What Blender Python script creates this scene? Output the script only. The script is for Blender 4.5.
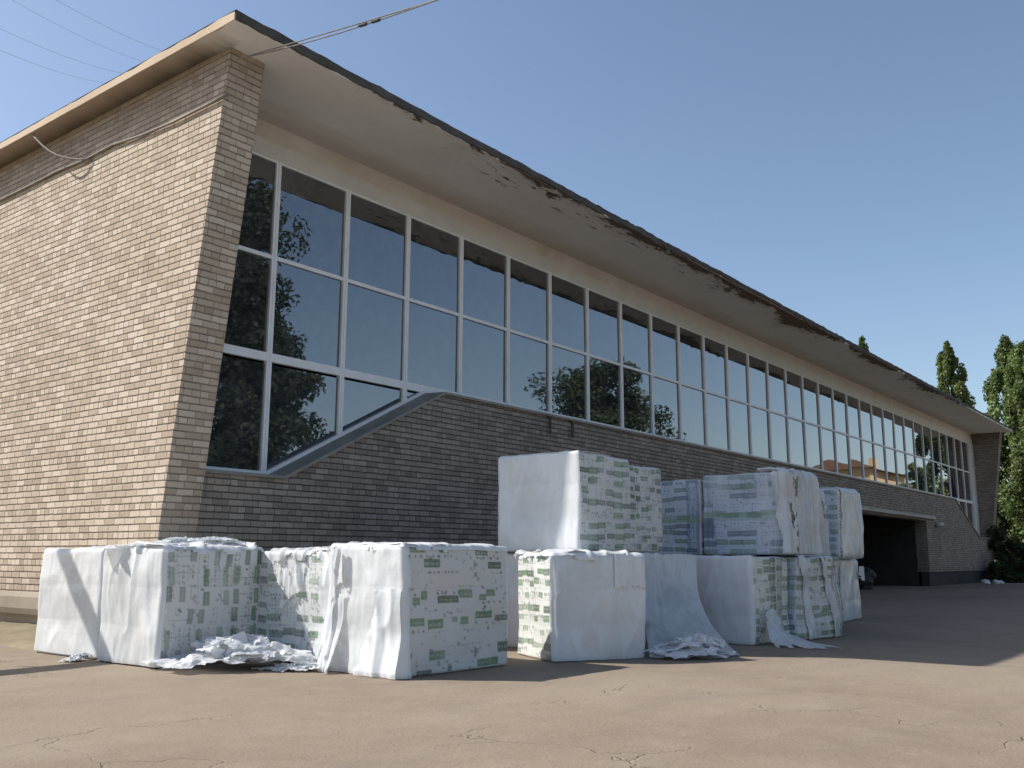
import bpy, bmesh, math, random
import numpy as np
from mathutils import Vector, Matrix

SC = bpy.context.scene
for o in list(bpy.data.objects): bpy.data.objects.remove(o)
COL = SC.collection
R = math.radians

# ------------------------------------------------------------------ camera
EYE = Vector((0, 0, 1.06))
YAW, PITCH, ROLL = .659683765, .182693862, .00367561
cam_d = bpy.data.cameras.new('camera')
cam_d.sensor_width = 36; cam_d.lens = 946.85 * 36 / 1024
cam_d.clip_start = .05; cam_d.clip_end = 3000
cam = bpy.data.objects.new('camera', cam_d); COL.objects.link(cam)
_a = np.array([np.sin(YAW), 0, np.cos(YAW)]); _b = np.array([-np.cos(YAW), 0, np.sin(YAW)]); _v = np.array([0, -1, 0.])
_cp, _sp, _cr, _sr = np.cos(PITCH), np.sin(PITCH), np.cos(ROLL), np.sin(ROLL)
RM = np.array([[_cr, -_sr, 0], [_sr, _cr, 0], [0, 0, 1]]) @ np.array([[1, 0, 0], [0, _cp, _sp], [0, -_sp, _cp]]) @ np.array([_a, _b, _v]).T
_m = Matrix((RM[0], -RM[1], -RM[2])).transposed().to_4x4()
_m.translation = EYE
cam.matrix_world = _m
SC.camera = cam

# ------------------------------------------------------------------ sky, sun, exposure
TO_SUN = Vector((-4.37, 7.1, 7.81)).normalized()
EL = math.asin(TO_SUN.z)
W = bpy.data.worlds.new('World'); SC.world = W; W.use_nodes = True
wt = W.node_tree; bg = wt.nodes['Background']
sky = wt.nodes.new('ShaderNodeTexSky'); sky.sky_type = 'NISHITA'; sky.sun_disc = False
sky.sun_elevation = EL; sky.sun_rotation = math.atan2(TO_SUN.x, TO_SUN.y)
sky.air_density = 1.0; sky.dust_density = 1.2; sky.ozone_density = 1.0; sky.altitude = 100
wt.links.new(sky.outputs[0], bg.inputs[0]); bg.inputs[1].default_value = .112
sl = bpy.data.lights.new('sun', 'SUN'); sl.energy = 4.4; sl.angle = R(.53); sl.color = (1, .955, .885)
sun = bpy.data.objects.new('sun', sl); COL.objects.link(sun)
sun.rotation_euler = TO_SUN.to_track_quat('Z', 'Y').to_euler(); sun.location = (-20, 30, 40)
SC.view_settings.view_transform = 'Standard'; SC.view_settings.look = 'None'
SC.view_settings.exposure = .5; SC.view_settings.gamma = 1; SC.view_settings.use_curve_mapping = False

# ------------------------------------------------------------------ helpers
def tag(o, label=None, cat=None, group=None, kind=None):
    if label: o['label'] = label
    if cat: o['category'] = cat
    if group: o['group'] = group
    if kind: o['kind'] = kind
    return o

def empty(name, loc=(0, 0, 0), rz=0):
    o = bpy.data.objects.new(name, None); COL.objects.link(o)
    o.empty_display_size = .2; o.location = loc; o.rotation_euler = (0, 0, rz); return o

def mobj(name, verts, faces, mat, parent=None, smooth=False, loc=None):
    me = bpy.data.meshes.new(name); me.from_pydata([tuple(v) for v in verts], [], [tuple(f) for f in faces])
    me.materials.append(mat)
    if smooth: me.polygons.foreach_set('use_smooth', [True] * len(me.polygons))
    me.update()
    o = bpy.data.objects.new(name, me); COL.objects.link(o)
    if parent: o.parent = parent
    if loc: o.location = loc
    return o

class MB:
    """collects shapes into ONE mesh"""
    def __init__(s): s.v = []; s.f = []
    def add(s, vs, fs):
        n = len(s.v); s.v += [tuple(v) for v in vs]; s.f += [tuple(i + n for i in f) for f in fs]; return s
    def box(s, a, b):
        x0, y0, z0 = a; x1, y1, z1 = b
        return s.add([(x0, y0, z0), (x1, y0, z0), (x1, y1, z0), (x0, y1, z0), (x0, y0, z1), (x1, y0, z1), (x1, y1, z1), (x0, y1, z1)],
                     [(0, 3, 2, 1), (4, 5, 6, 7), (0, 1, 5, 4), (1, 2, 6, 5), (2, 3, 7, 6), (3, 0, 4, 7)])
    def prism(s, poly, axis, c0, c1):
        """2-D polygon extruded along an axis: axis 0 -> poly in (y,z); 1 -> poly in (x,z); 2 -> (x,y)"""
        n = len(poly)
        def p(q, c): return (c, q[0], q[1]) if axis == 0 else ((q[0], c, q[1]) if axis == 1 else (q[0], q[1], c))
        vs = [p(q, c0) for q in poly] + [p(q, c1) for q in poly]
        return s.add(vs, [tuple(range(n)), tuple(range(2 * n - 1, n - 1, -1))] + [(i, i + n, (i + 1) % n + n, (i + 1) % n) for i in range(n)])
    def tube(s, pts, rad, n=6):
        pts = [Vector(p) for p in pts]; rr = rad if hasattr(rad, '__len__') else [rad] * len(pts)
        vs = []; fs = []
        for i, p in enumerate(pts):
            t = (pts[min(i + 1, len(pts) - 1)] - pts[max(i - 1, 0)]).normalized()
            a = t.cross(Vector((.13, .27, .95))); a = a.normalized() if a.length > 1e-4 else Vector((1, 0, 0)); b = t.cross(a)
            for k in range(n):
                w = 2 * math.pi * k / n; vs.append(p + (a * math.cos(w) + b * math.sin(w)) * rr[i])
        for i in range(len(pts) - 1):
            for k in range(n):
                k2 = (k + 1) % n; fs.append((i * n + k, i * n + k2, (i + 1) * n + k2, (i + 1) * n + k))
        fs.append(tuple(range(n - 1, -1, -1))); m = (len(pts) - 1) * n; fs.append(tuple(range(m, m + n)))
        return s.add(vs, fs)
    def build(s, name, mat, parent=None, smooth=False, fix=True, bevel=0):
        o = mobj(name, s.v, s.f, mat, parent, smooth)
        if fix:
            bm = bmesh.new(); bm.from_mesh(o.data); bmesh.ops.recalc_face_normals(bm, faces=bm.faces); bm.to_mesh(o.data); bm.free()
        if bevel:
            m = o.modifiers.new('b', 'BEVEL'); m.width = bevel; m.segments = 1; m.limit_method = 'ANGLE'
        return o

def grid_obj(name, P, mat, parent=None, keep=None, cols=None, smooth=True):
    """P: (nv,nu,3) array of points -> quad sheet; keep: (nv-1,nu-1) mask; cols: (nv,nu,3)"""
    nv, nu = P.shape[:2]
    idx = np.arange(nv * nu).reshape(nv, nu)
    q = np.stack([idx[:-1, :-1], idx[:-1, 1:], idx[1:, 1:], idx[1:, :-1]], -1)
    if keep is not None: q = q[keep]
    return raw_obj(name, P.reshape(-1, 3), q.reshape(-1, 4), mat, parent, None if cols is None else cols.reshape(-1, 3), smooth)

def raw_obj(name, V, Q, mat, parent=None, cols=None, smooth=True):
    used = np.unique(Q); rem = np.zeros(len(V), int); rem[used] = np.arange(len(used))
    V = V[used]; Q = rem[Q]
    me = bpy.data.meshes.new(name)
    me.vertices.add(len(V)); me.vertices.foreach_set('co', V.astype(np.float32).ravel())
    me.loops.add(Q.size); me.loops.foreach_set('vertex_index', Q.astype(np.int32).ravel())
    me.polygons.add(len(Q)); me.polygons.foreach_set('loop_start', np.arange(0, Q.size, Q.shape[1], dtype=np.int32))
    me.update(calc_edges=True)
    if cols is not None:
        at = me.color_attributes.new('tint', 'FLOAT_COLOR', 'POINT')
        at.data.foreach_set('color', np.concatenate([cols[used], np.ones((len(V), 1))], 1).astype(np.float32).ravel())
    me.polygons.foreach_set('use_smooth', np.full(len(Q), smooth))
    me.materials.append(mat); me.validate(); me.update()
    o = bpy.data.objects.new(name, me); COL.objects.link(o)
    if parent: o.parent = parent
    return o

# vectorised gradient noise
_rng = np.random.RandomState(7)
_perm = np.concatenate([_rng.permutation(256)] * 3)
_grad = _rng.normal(size=(256, 3)); _grad /= np.linalg.norm(_grad, axis=1)[:, None]
def pn(x, y=0., z=0.):
    x, y, z = np.broadcast_arrays(np.asarray(x, float), np.asarray(y, float), np.asarray(z, float))
    xi, yi, zi = [np.floor(t).astype(int) for t in (x, y, z)]
    xf, yf, zf = x - xi, y - yi, z - zi
    fd = lambda t: t * t * t * (t * (t * 6 - 15) + 10)
    u, v, w = fd(xf), fd(yf), fd(zf); out = 0
    for i in (0, 1):
        for j in (0, 1):
            for k in (0, 1):
                g = _grad[_perm[(_perm[(_perm[(xi + i) & 255] + yi + j) & 255] + zi + k) & 255]]
                d = g[..., 0] * (xf - i) + g[..., 1] * (yf - j) + g[..., 2] * (zf - k)
                out = out + d * (u if i else 1 - u) * (v if j else 1 - v) * (w if k else 1 - w)
    return out * 1.6
def fbm(x, y=0., z=0., o=4):
    s = 0; a = 1
    for i in range(o): s = s + a * pn(np.asarray(x) * 2 ** i + 17.3 * i, np.asarray(y) * 2 ** i + 5.1 * i, np.asarray(z) * 2 ** i); a *= .5
    return s

# pixel -> world
def ray(px, py): return RM.T @ np.array([(px - 512) / 946.85, (py - 384) / 946.85, 1.])
def at_depth(px, py, d): return np.array(EYE) + d * ray(px, py)

# ------------------------------------------------------------------ materials
class NT:
    def __init__(s, name):
        s.m = bpy.data.materials.new(name); s.m.use_nodes = True; s.t = s.m.node_tree
        s.b = s.t.nodes['Principled BSDF']; s.out = s.t.nodes['Material Output']
    def n(s, typ, **kw):
        o = s.t.nodes.new(typ)
        for k, v in kw.items(): setattr(o, k, v)
        return o
    def link(s, a, b): s.t.links.new(a, b)
    def put(s, sock, v):
        if isinstance(v, bpy.types.NodeSocket): s.t.links.new(v, sock)
        else: sock.default_value = v
    def math(s, op, a, b=0., c=0.):
        o = s.n('ShaderNodeMath', operation=op); s.put(o.inputs[0], a); s.put(o.inputs[1], b); s.put(o.inputs[2], c); return o.outputs[0]
    def mixf(s, f, a, b):
        o = s.n('ShaderNodeMix', data_type='FLOAT'); s.put(o.inputs[0], f); s.put(o.inputs[2], a); s.put(o.inputs[3], b); return o.outputs[0]
    def mix(s, f, a, b, bt='MIX'):
        o = s.n('ShaderNodeMix', data_type='RGBA', blend_type=bt); s.put(o.inputs[0], f)
        for i, v in ((6, a), (7, b)):
            if isinstance(v, tuple) and len(v) == 3: v = v + (1,)
            s.put(o.inputs[i], v)
        return o.outputs[2]
    def noise(s, vec, scale, detail=4, rough=.5, dist=0.):
        o = s.n('ShaderNodeTexNoise'); s.put(o.inputs['Vector'], vec); o.inputs['Scale'].default_value = scale
        o.inputs['Detail'].default_value = detail; o.inputs['Roughness'].default_value = rough; o.inputs['Distortion'].default_value = dist
        return o.outputs[0]
    def ramp(s, f, stops):
        o = s.n('ShaderNodeValToRGB'); s.put(o.inputs[0], f); e = o.color_ramp.elements
        while len(e) < len(stops): e.new(.5)
        for i, (p, c) in enumerate(stops):
            e[i].position = p; e[i].color = (c, c, c, 1) if not hasattr(c, '__len__') else tuple(c) + (1,)
        return o.outputs[0]
    def step(s, f, lo, hi):
        o = s.n('ShaderNodeMapRange'); s.put(o.inputs[0], f); o.inputs[1].default_value = lo; o.inputs[2].default_value = hi; o.clamp = True; return o.outputs[0]
    def pos(s): return s.n('ShaderNodeNewGeometry').outputs['Position']
    def obj(s): return s.n('ShaderNodeTexCoord').outputs['Object']
    def bump(s, h, dist, strength=1.):
        o = s.n('ShaderNodeBump'); s.put(o.inputs['Height'], h); o.inputs['Distance'].default_value = dist; o.inputs['Strength'].default_value = strength
        s.link(o.outputs[0], s.b.inputs['Normal']); return o
    def scale(s, vec, sc):
        o = s.n('ShaderNodeMapping'); s.put(o.inputs[0], vec); o.inputs['Scale'].default_value = sc; return o.outputs[0]
    def done(s, col=None, rough=.8, spec=.3, metal=0.):
        if col is not None:
            if isinstance(col, tuple) and len(col) == 3: col = col + (1,)
            s.put(s.b.inputs['Base Color'], col)
        s.put(s.b.inputs['Roughness'], rough); s.b.inputs['Specular IOR Level'].default_value = spec; s.b.inputs['Metallic'].default_value = metal
        return s.m

def mat_plain(name, col, rough=.7, spec=.3, var=.15, sc=6., bump=0., metal=0.):
    k = NT(name); p = k.obj(); n = k.noise(p, sc, 5, .6)
    c = k.mix(k.step(n, .25, .75), tuple(x * (1 - var) for x in col), tuple(min(1, x * (1 + var)) for x in col))
    if bump: k.bump(k.noise(p, sc * 5, 4), bump)
    return k.done(c, rough, spec, metal)

def mat_brick(name, cols, mcols, moss):
    k = NT(name); g = k.n('ShaderNodeNewGeometry')
    sp = k.n('ShaderNodeSeparateXYZ'); k.link(g.outputs['Position'], sp.inputs[0])
    sn = k.n('ShaderNodeSeparateXYZ'); k.link(g.outputs['True Normal'], sn.inputs[0])
    ax = k.math('GREATER_THAN', k.math('ABSOLUTE', sn.outputs[0]), .7)
    jit = k.n('ShaderNodeTexNoise'); k.link(g.outputs['Position'], jit.inputs['Vector']); jit.inputs['Scale'].default_value = 7
    jx = k.math('MULTIPLY', k.math('SUBTRACT', jit.outputs[0], .5), .022)
    sj = k.n('ShaderNodeSeparateColor'); k.link(jit.outputs[1], sj.inputs[0])
    jy = k.math('MULTIPLY', k.math('SUBTRACT', sj.outputs[1], .5), .016)
    u = k.math('ADD', k.mixf(ax, sp.outputs[0], sp.outputs[1]), jx)
    v = k.math('DIVIDE', k.math('ADD', k.math('SUBTRACT', sp.outputs[2], .57), jy), .0905)
    row = k.math('FLOOR', v); fr = k.math('FRACT', v)
    rw = k.n('ShaderNodeTexWhiteNoise', noise_dimensions='1D'); k.put(rw.inputs['W'], row)
    hdr = k.math('LESS_THAN', k.math('FRACT', k.math('MULTIPLY', k.math('ADD', row, 100.1), .25)), .24)
    L = k.mixf(hdr, .25, .125)
    off = k.math('ADD', k.math('MULTIPLY', k.math('FRACT', k.math('MULTIPLY', k.math('ADD', row, 200.), .5)), .25), k.math('MULTIPLY', rw.outputs[0], .05))
    uu = k.math('DIVIDE', k.math('ADD', u, k.math('ADD', off, 50.)), L)
    cu = k.math('FLOOR', uu); fu = k.math('MULTIPLY', k.math('FRACT', uu), L)
    cv = k.n('ShaderNodeCombineXYZ'); k.put(cv.inputs[0], cu); k.put(cv.inputs[1], row); k.put(cv.inputs[2], k.math('MULTIPLY', hdr, 7.7))
    wn = k.n('ShaderNodeTexWhiteNoise', noise_dimensions='3D'); k.link(cv.outputs[0], wn.inputs['Vector'])
    wnq = k.n('ShaderNodeSeparateColor'); k.link(wn.outputs[1], wnq.inputs[0]); wnh = wnq.outputs[2]
    wob = k.math('MULTIPLY', k.math('SUBTRACT', k.noise(g.outputs['Position'], 22, 3, .7), .5), .16)
    frw = k.math('ADD', fr, wob)
    mz = k.math('MULTIPLY', k.step(frw, .06, .22), k.step(frw, 1.03, .93))
    mx = k.math('ADD', k.math('MULTIPLY', k.step(k.math('ADD', fu, k.math('MULTIPLY', wob, .05)), .003, .011), k.mixf(wnh, .8, 1.)), k.mixf(wnh, .2, .0))
    brickm = k.math('MULTIPLY', mz, mx)
    base = k.ramp(wn.outputs[0], list(zip((0, .3, .65, 1), cols)))
    wnc = k.n('ShaderNodeSeparateColor'); k.link(wn.outputs[1], wnc.inputs[0])
    base = k.mix(k.math('MULTIPLY', k.math('GREATER_THAN', wnc.outputs[1], .93), .5), base, tuple(x * .8 for x in cols[0]))
    n1 = k.noise(g.outputs['Position'], .55, 5, .6)
    base = k.mix(k.math('MULTIPLY', k.step(n1, .48, .72), .45), base, moss)
    n2 = k.noise(g.outputs['Position'], 30, 4, .7)
    base = k.mix(k.math('MULTIPLY', k.step(n2, .5, .75), .3), base, tuple(x * .55 for x in cols[1]))
    st = k.noise(k.scale(g.outputs['Position'], (2.2, 2.2, .16)), 1.3, 5, .65, .3)
    base = k.mix(k.math('MULTIPLY', k.step(st, .52, .74), .38), base, tuple(x * .62 for x in cols[1]))
    nb2 = k.noise(g.outputs['Position'], 90, 3, .7)
    base = k.mix(k.math('MULTIPLY', k.step(nb2, .55, .7), .25), base, tuple(x * .6 for x in cols[0]))
    # grime near the plinth
    z = sp.outputs[2]
    n3 = k.noise(g.outputs['Position'], 2.2, 4, .6)
    gr = k.math('MULTIPLY', k.step(k.math('ADD', z, k.math('MULTIPLY', n3, .9)), 1.35, .85), .45)
    base = k.mix(gr, base, tuple(x * .42 for x in cols[1]))
    gt = k.math('MULTIPLY', k.step(k.math('ADD', z, k.math('MULTIPLY', n3, .5)), 7.15, 7.75), .5)  # dirt under the eave, darkened further to paint in the eave shade
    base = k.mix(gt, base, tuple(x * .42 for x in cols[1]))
    mort = k.mix(k.step(k.noise(g.outputs['Position'], 3.5, 3), .35, .7), mcols[0], mcols[1])
    col = k.mix(brickm, mort, base)
    h = k.math('ADD', k.math('MULTIPLY', brickm, 1.), k.math('MULTIPLY', n2, .25))
    h = k.math('ADD', h, k.math('MULTIPLY', wnc.outputs[0], .25))
    k.bump(h, .012, .9)
    return k.done(col, .9, .2)

def mat_ground():
    k = NT('dusty_asphalt'); p = k.pos()
    n1 = k.noise(p, .35, 6, .6, .6); n2 = k.noise(p, 2.3, 6, .65); n3 = k.noise(p, 45, 3, .7); n4 = k.noise(p, 160, 2, .7)
    c = k.mix(k.step(n1, .3, .7), (.208, .164, .120), (.268, .216, .162))
    c = k.mix(k.math('MULTIPLY', k.step(n2, .45, .75), .5), c, (.31, .255, .20))
    c = k.mix(k.math('MULTIPLY', k.step(n3, .52, .68), .4), c, (.14, .112, .09))
    c = k.mix(k.math('MULTIPLY', k.step(n4, .6, .72), .35), c, (.38, .32, .26))
    # worn grey patches where the dust is gone
    n5 = k.noise(k.scale(p, (.6, 1.6, 1)), .8, 5, .6, 1.)
    c = k.mix(k.math('MULTIPLY', k.step(n5, .56, .72), .45), c, (.17, .148, .125))
    n6 = k.noise(p, .16, 4, .55, .8)
    c = k.mix(k.math('MULTIPLY', k.step(n6, .42, .66), .5), c, (.31, .26, .195))
    n7 = k.noise(p, 1.1, 6, .7, 1.2)
    c = k.mix(k.math('MULTIPLY', k.step(n7, .63, .74), .45), c, (.11, .092, .075))
    # cracks
    dist = k.n('ShaderNodeTexNoise'); k.link(p, dist.inputs['Vector']); dist.inputs['Scale'].default_value = 1.6; dist.inputs['Detail'].default_value = 5
    off = k.n('ShaderNodeVectorMath', operation='SCALE'); k.link(dist.outputs[1], off.inputs[0]); off.inputs[3].default_value = 1.1
    ad = k.n('ShaderNodeVectorMath', operation='ADD'); k.link(p, ad.inputs[0]); k.link(off.outputs[0], ad.inputs[1])
    vo = k.n('ShaderNodeTexVoronoi', feature='DISTANCE_TO_EDGE'); k.link(ad.outputs[0], vo.inputs['Vector']); vo.inputs['Scale'].default_value = .62
    crack = k.math('MULTIPLY', k.step(vo.outputs['Distance'], .008, .002), k.step(k.noise(p, .5, 3), .50, .58))
    c = k.mix(k.math('MULTIPLY', crack, .2), c, (.07, .056, .045))
    h = k.math('ADD', k.math('MULTIPLY', n3, .5), k.math('SUBTRACT', k.math('MULTIPLY', n2, 1.2), crack))
    k.bump(h, .02, .55)
    return k.done(c, .92, .15)

def mat_concrete(name, c0, c1, stain=(.2, .15, .1), sst=.3, sc=.8):
    k = NT(name); p = k.pos()
    n1 = k.noise(p, sc, 6, .6, .4); n2 = k.noise(p, 25, 4, .7); n3 = k.noise(p, sc * .5, 5, .65, 1.)
    c = k.mix(k.step(n1, .3, .7), c0, c1)
    c = k.mix(k.math('MULTIPLY', k.step(n3, .52, .7), sst), c, stain)
    c = k.mix(k.math('MULTIPLY', k.step(n2, .55, .75), .2), c, tuple(x * .6 for x in c0))
    k.bump(n2, .004, .6)
    return k.done(c, .9, .15)

def mat_soffit():
    k = NT('soffit_paint'); g = k.n('ShaderNodeNewGeometry'); p = g.outputs['Position']
    sp = k.n('ShaderNodeSeparateXYZ'); k.link(p, sp.inputs[0])
    n1 = k.noise(p, .8, 6, .6, .4); n2 = k.noise(p, 20, 4, .7)
    c = k.mix(k.step(n1, .3, .7), (.74, .715, .675), (.82, .80, .765))
    # damp band by the window wall, drips
    d = k.math('SUBTRACT', 11.42, sp.outputs[1])
    nb = k.noise(k.scale(p, (.5, 1.5, 1)), 1.2, 5, .65)
    c = k.mix(k.math('MULTIPLY', k.step(k.math('SUBTRACT', d, k.math('MULTIPLY', nb, .9)), .25, -.25), .55), c, (.46, .40, .335))
    # spalled concrete along the outer lip, worst in the middle of the eave
    e = k.math('SUBTRACT', sp.outputs[1], 9.43)
    ns = k.noise(k.scale(p, (.6, 1.5, 1)), 2.2, 9, .74, .7)
    nl = k.noise(k.scale(p, (1, .001, .001)), .22, 2, .5)
    reach = k.math('MULTIPLY', k.step(nl, .34, .66), .36)
    reach = k.math('MULTIPLY', reach, k.step(sp.outputs[0], 8.5, 12.))
    reach = k.math('MULTIPLY', reach, k.step(sp.outputs[0], 50., 40.))
    reach = k.math('MULTIPLY', reach, k.math('ADD', 1., k.math('MULTIPLY', k.math('MULTIPLY', k.step(sp.outputs[0], 17., 20.), k.step(sp.outputs[0], 37., 31.)), .9)))
    sp_m = k.step(k.math('SUBTRACT', k.math('ADD', k.math('MULTIPLY', reach, 1.15), k.math('MULTIPLY', k.math('SUBTRACT', ns, .5), 1.5)), e), .10, .16)
    gg = k.noise(k.scale(p, (.8, 3.2, 1)), 1.7, 6, .7, .6)
    gou = k.math('MULTIPLY', k.step(gg, .60, .63), k.math('MULTIPLY', k.step(k.math('ADD', e, k.math('MULTIPLY', k.math('SUBTRACT', nb, .5), 1.)), .62, .5), k.math('MULTIPLY', k.step(reach, .05, .18), 1.)))
    sp_m = k.math('MAXIMUM', sp_m, gou)
    front = k.math('LESS_THAN', sp.outputs[1], 10.6)
    sp_m = k.math('MULTIPLY', sp_m, front)
    spc = k.mix(k.step(k.noise(p, 9, 6, .75), .38, .68), (.028, .026, .024), (.16, .14, .12))
    c = k.mix(sp_m, c, spc)
    # brown stain on the left soffit, with the shadow along the end wall painted in
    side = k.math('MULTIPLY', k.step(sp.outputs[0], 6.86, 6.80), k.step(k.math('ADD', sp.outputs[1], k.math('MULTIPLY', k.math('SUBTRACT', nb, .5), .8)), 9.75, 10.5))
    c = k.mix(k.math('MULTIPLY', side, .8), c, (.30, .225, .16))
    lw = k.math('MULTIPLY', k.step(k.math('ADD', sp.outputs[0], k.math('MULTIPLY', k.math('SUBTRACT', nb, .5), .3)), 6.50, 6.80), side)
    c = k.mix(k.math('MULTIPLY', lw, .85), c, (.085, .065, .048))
    # rust stain halo
    hal = k.math('MULTIPLY', k.step(k.math('SUBTRACT', k.math('ADD', k.math('MULTIPLY', reach, 1.5), k.math('MULTIPLY', k.math('SUBTRACT', ns, .5), 1.2)), e), -.05, .25), .35)
    c = k.mix(k.math('MULTIPLY', hal, front), c, (.34, .25, .165))
    h = k.math('ADD', k.math('MULTIPLY', k.math('SUBTRACT', 1., sp_m), 2.), k.math('MULTIPLY', n2, .4))
    k.bump(h, .02, .8)
    return k.done(c, .9, .15)

def mat_glass():
    k = NT('window_glass'); p = k.pos()
    n = k.noise(k.scale(p, (1, 1, .5)), .9, 3, .5)
    c = k.mix(k.step(n, .35, .7), (.012, .016, .018), (.03, .036, .04))
    k.b.inputs['IOR'].default_value = 2.15; k.b.inputs['Coat Weight'].default_value = 1.; k.b.inputs['Coat IOR'].default_value = 1.7; k.b.inputs['Coat Roughness'].default_value = .0
    k.bump(k.noise(p, .55, 2), .010, .35)
    dirt = k.noise(p, 5, 5, .7)
    c = k.mix(k.math('MULTIPLY', k.step(dirt, .45, .8), .35), c, (.20, .20, .19))
    return k.done(c, k.mixf(k.step(dirt, .4, .8), .0, .03), .5)

def mat_tint(name, rough=.55, spec=.3, trans=0., bump=0., bsc=20):
    k = NT(name); a = k.n('ShaderNodeAttribute', attribute_name='tint')
    if bump: k.bump(k.noise(k.obj(), bsc, 4), bump)
    m = k.done(a.outputs[0], rough, spec)
    if trans:
        t = k.n('ShaderNodeBsdfTranslucent'); k.link(a.outputs[0], t.inputs[0])
        x = k.n('ShaderNodeMixShader'); x.inputs[0].default_value = trans
        k.link(k.b.outputs[0], x.inputs[1]); k.link(t.outputs[0], x.inputs[2]); k.link(x.outputs[0], k.out.inputs[0])
    return m

def mat_film(name, col=(.79, .81, .825), trans=.22, dirt=.15, see=.30):
    k = NT(name); p = k.obj()
    n = k.noise(p, 2.2, 5, .6, .5)
    c = k.mix(k.math('MULTIPLY', k.step(n, .5, .8), dirt), col, (.52, .50, .46))
    sp = k.n('ShaderNodeSeparateXYZ'); k.link(k.pos(), sp.inputs[0])
    k.bump(k.math('ADD', k.noise(k.scale(p, (2.2, 2.2, .9)), 1.7, 5, .58, 1.2), k.math('ADD', k.math('MULTIPLY', k.noise(p, 14, 4), .35), k.math('MULTIPLY', k.noise(k.scale(p, (.5, .5, 11)), 2., 3, .6), .22))), .016, .42)
    m = k.done(c, .2, .55)
    t = k.n('ShaderNodeBsdfTranslucent'); k.put(t.inputs[0], c)
    x = k.n('ShaderNodeMixShader'); x.inputs[0].default_value = trans
    k.link(k.b.outputs[0], x.inputs[1]); k.link(t.outputs[0], x.inputs[2])
    tr = k.n('ShaderNodeBsdfTransparent'); y = k.n('ShaderNodeMixShader')
    k.put(y.inputs[0], k.math('MULTIPLY', k.step(k.noise(k.scale(p, (1.3, 1.3, .9)), 1.6, 4, .55, .4), .46, .72), see)); k.link(x.outputs[0], y.inputs[1]); k.link(tr.outputs[0], y.inputs[2]); k.link(y.outputs[0], k.out.inputs[0])
    return m

M = {}
M['brick'] = mat_brick('silicate_brick', ((.41, .325, .245), (.49, .40, .31), (.555, .46, .365), (.63, .54, .44)), ((.15, .12, .095), (.29, .24, .19)), (.47, .40, .28))
M['brick_dark'] = mat_brick('weathered_shaded_brick', ((.25, .21, .17), (.31, .262, .215), (.35, .297, .245), (.40, .343, .285)), ((.06, .052, .044), (.11, .095, .08)), (.17, .155, .13)); M['ground'] = mat_ground(); M['soffit'] = mat_soffit(); M['glass'] = mat_glass()
M['plinth'] = mat_concrete('plinth_concrete', (.27, .225, .18), (.38, .32, .255), (.22, .18, .13), .5)
M['beam'] = mat_concrete('beam_paint', (.58, .54, .49), (.68, .645, .60), (.44, .385, .32), .5, 1.1)
M['soil'] = mat_concrete('soil_strip', (.17, .15, .09), (.27, .225, .16), (.12, .12, .06), .5, 2.)
M['roofing'] = mat_plain('bitumen_roofing', (.095, .088, .08), .85, .2, .35, 3., .01)
M['fascia'] = mat_concrete('fascia_render', (.50, .39, .28), (.62, .50, .38), (.30, .22, .15), .4)
M['frame'] = mat_plain('window_frame_paint', (.80, .81, .81), .45, .4, .10, 3.)
M['panel'] = mat_plain('white_panel', (.62, .60, .56), .55, .35, .08, 2.)
M['sill'] = mat_plain('sheet_metal', (.25, .235, .21), .5, .4, .25, 3.)
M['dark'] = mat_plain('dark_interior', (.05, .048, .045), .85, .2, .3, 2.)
M['door'] = mat_plain('door_paint', (.035, .035, .04), .6, .3, .3, 2.)
M['ledge'] = mat_concrete('ledge_concrete', (.42, .40, .36), (.52, .49, .44))
M['cable'] = mat_plain('cable_sheath', (.22, .195, .165), .7, .3, .25, 9.)
M['wire'] = mat_plain('thin_wire', (.42, .46, .52), .6, .3, .1, 4.)
M['print'] = mat_tint('printed_wrap', .42, .4, .0, .006, 14)
M['film'] = mat_film('white_film'); M['loose'] = mat_film('loose_film', (.82, .84, .86), .40, .12, .38); M['film2'] = mat_film('grey_film', (.70, .71, .72), .18, .25)
M['bark'] = mat_plain('bark', (.13, .10, .075), .95, .1, .35, 8., .02)
M['leaf'] = mat_tint('leaf', .55, .35, .35)
M['plaster'] = mat_plain('yellow_plaster', (.62, .46, .26), .9, .2, .12, 1.)
M['tile'] = mat_plain('brown_roof_tiles', (.22, .13, .085), .9, .2, .25, 3.)
M['pale'] = mat_plain('pale_sack', (.6, .58, .54), .8, .2, .2, 8.)
M['lamp'] = mat_plain('lamp_housing', (.6, .6, .58), .5, .4, .1, 8.)

# ------------------------------------------------------------------ ground
def build_ground():
    n = 2
    xs = np.concatenate([[-600, -60], np.arange(-8, 30.01, .5), [45, 70, 120, 900]])
    ys = np.concatenate([[-700, -80], np.arange(-12, 16.01, .5), [30, 60, 150, 800]])
    X, Y = np.meshgrid(xs, ys)
    Z = fbm(X * .22, Y * .22, 3.3, 3) * .012
    Z[(X < -8) | (X > 30) | (Y < -12) | (Y > 16)] = 0
    o = grid_obj('ground', np.stack([X, Y, Z], -1), M['ground']); tag(o, kind='structure')
    # soil strip sloping up to the end wall
    ys = np.arange(9.4, 33, .12); us = np.linspace(0, 1, 14)
    U, Yg = np.meshgrid(us, ys)
    x0 = 5.55 + fbm(Yg * .9, 1.1, 0, 3) * .10
    X = x0 + (6.80 - x0) * U
    Z = .02 + .10 * U ** 1.2 + fbm(X * 3, Yg * 3, 1., 3) * .022 * np.minimum(1, U * 4 + .3)
    Z[:, 0] = -.03
    o = grid_obj('soil_strip', np.stack([X, Yg, Z], -1), M['soil']); tag(o, kind='structure')
build_ground()

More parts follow.
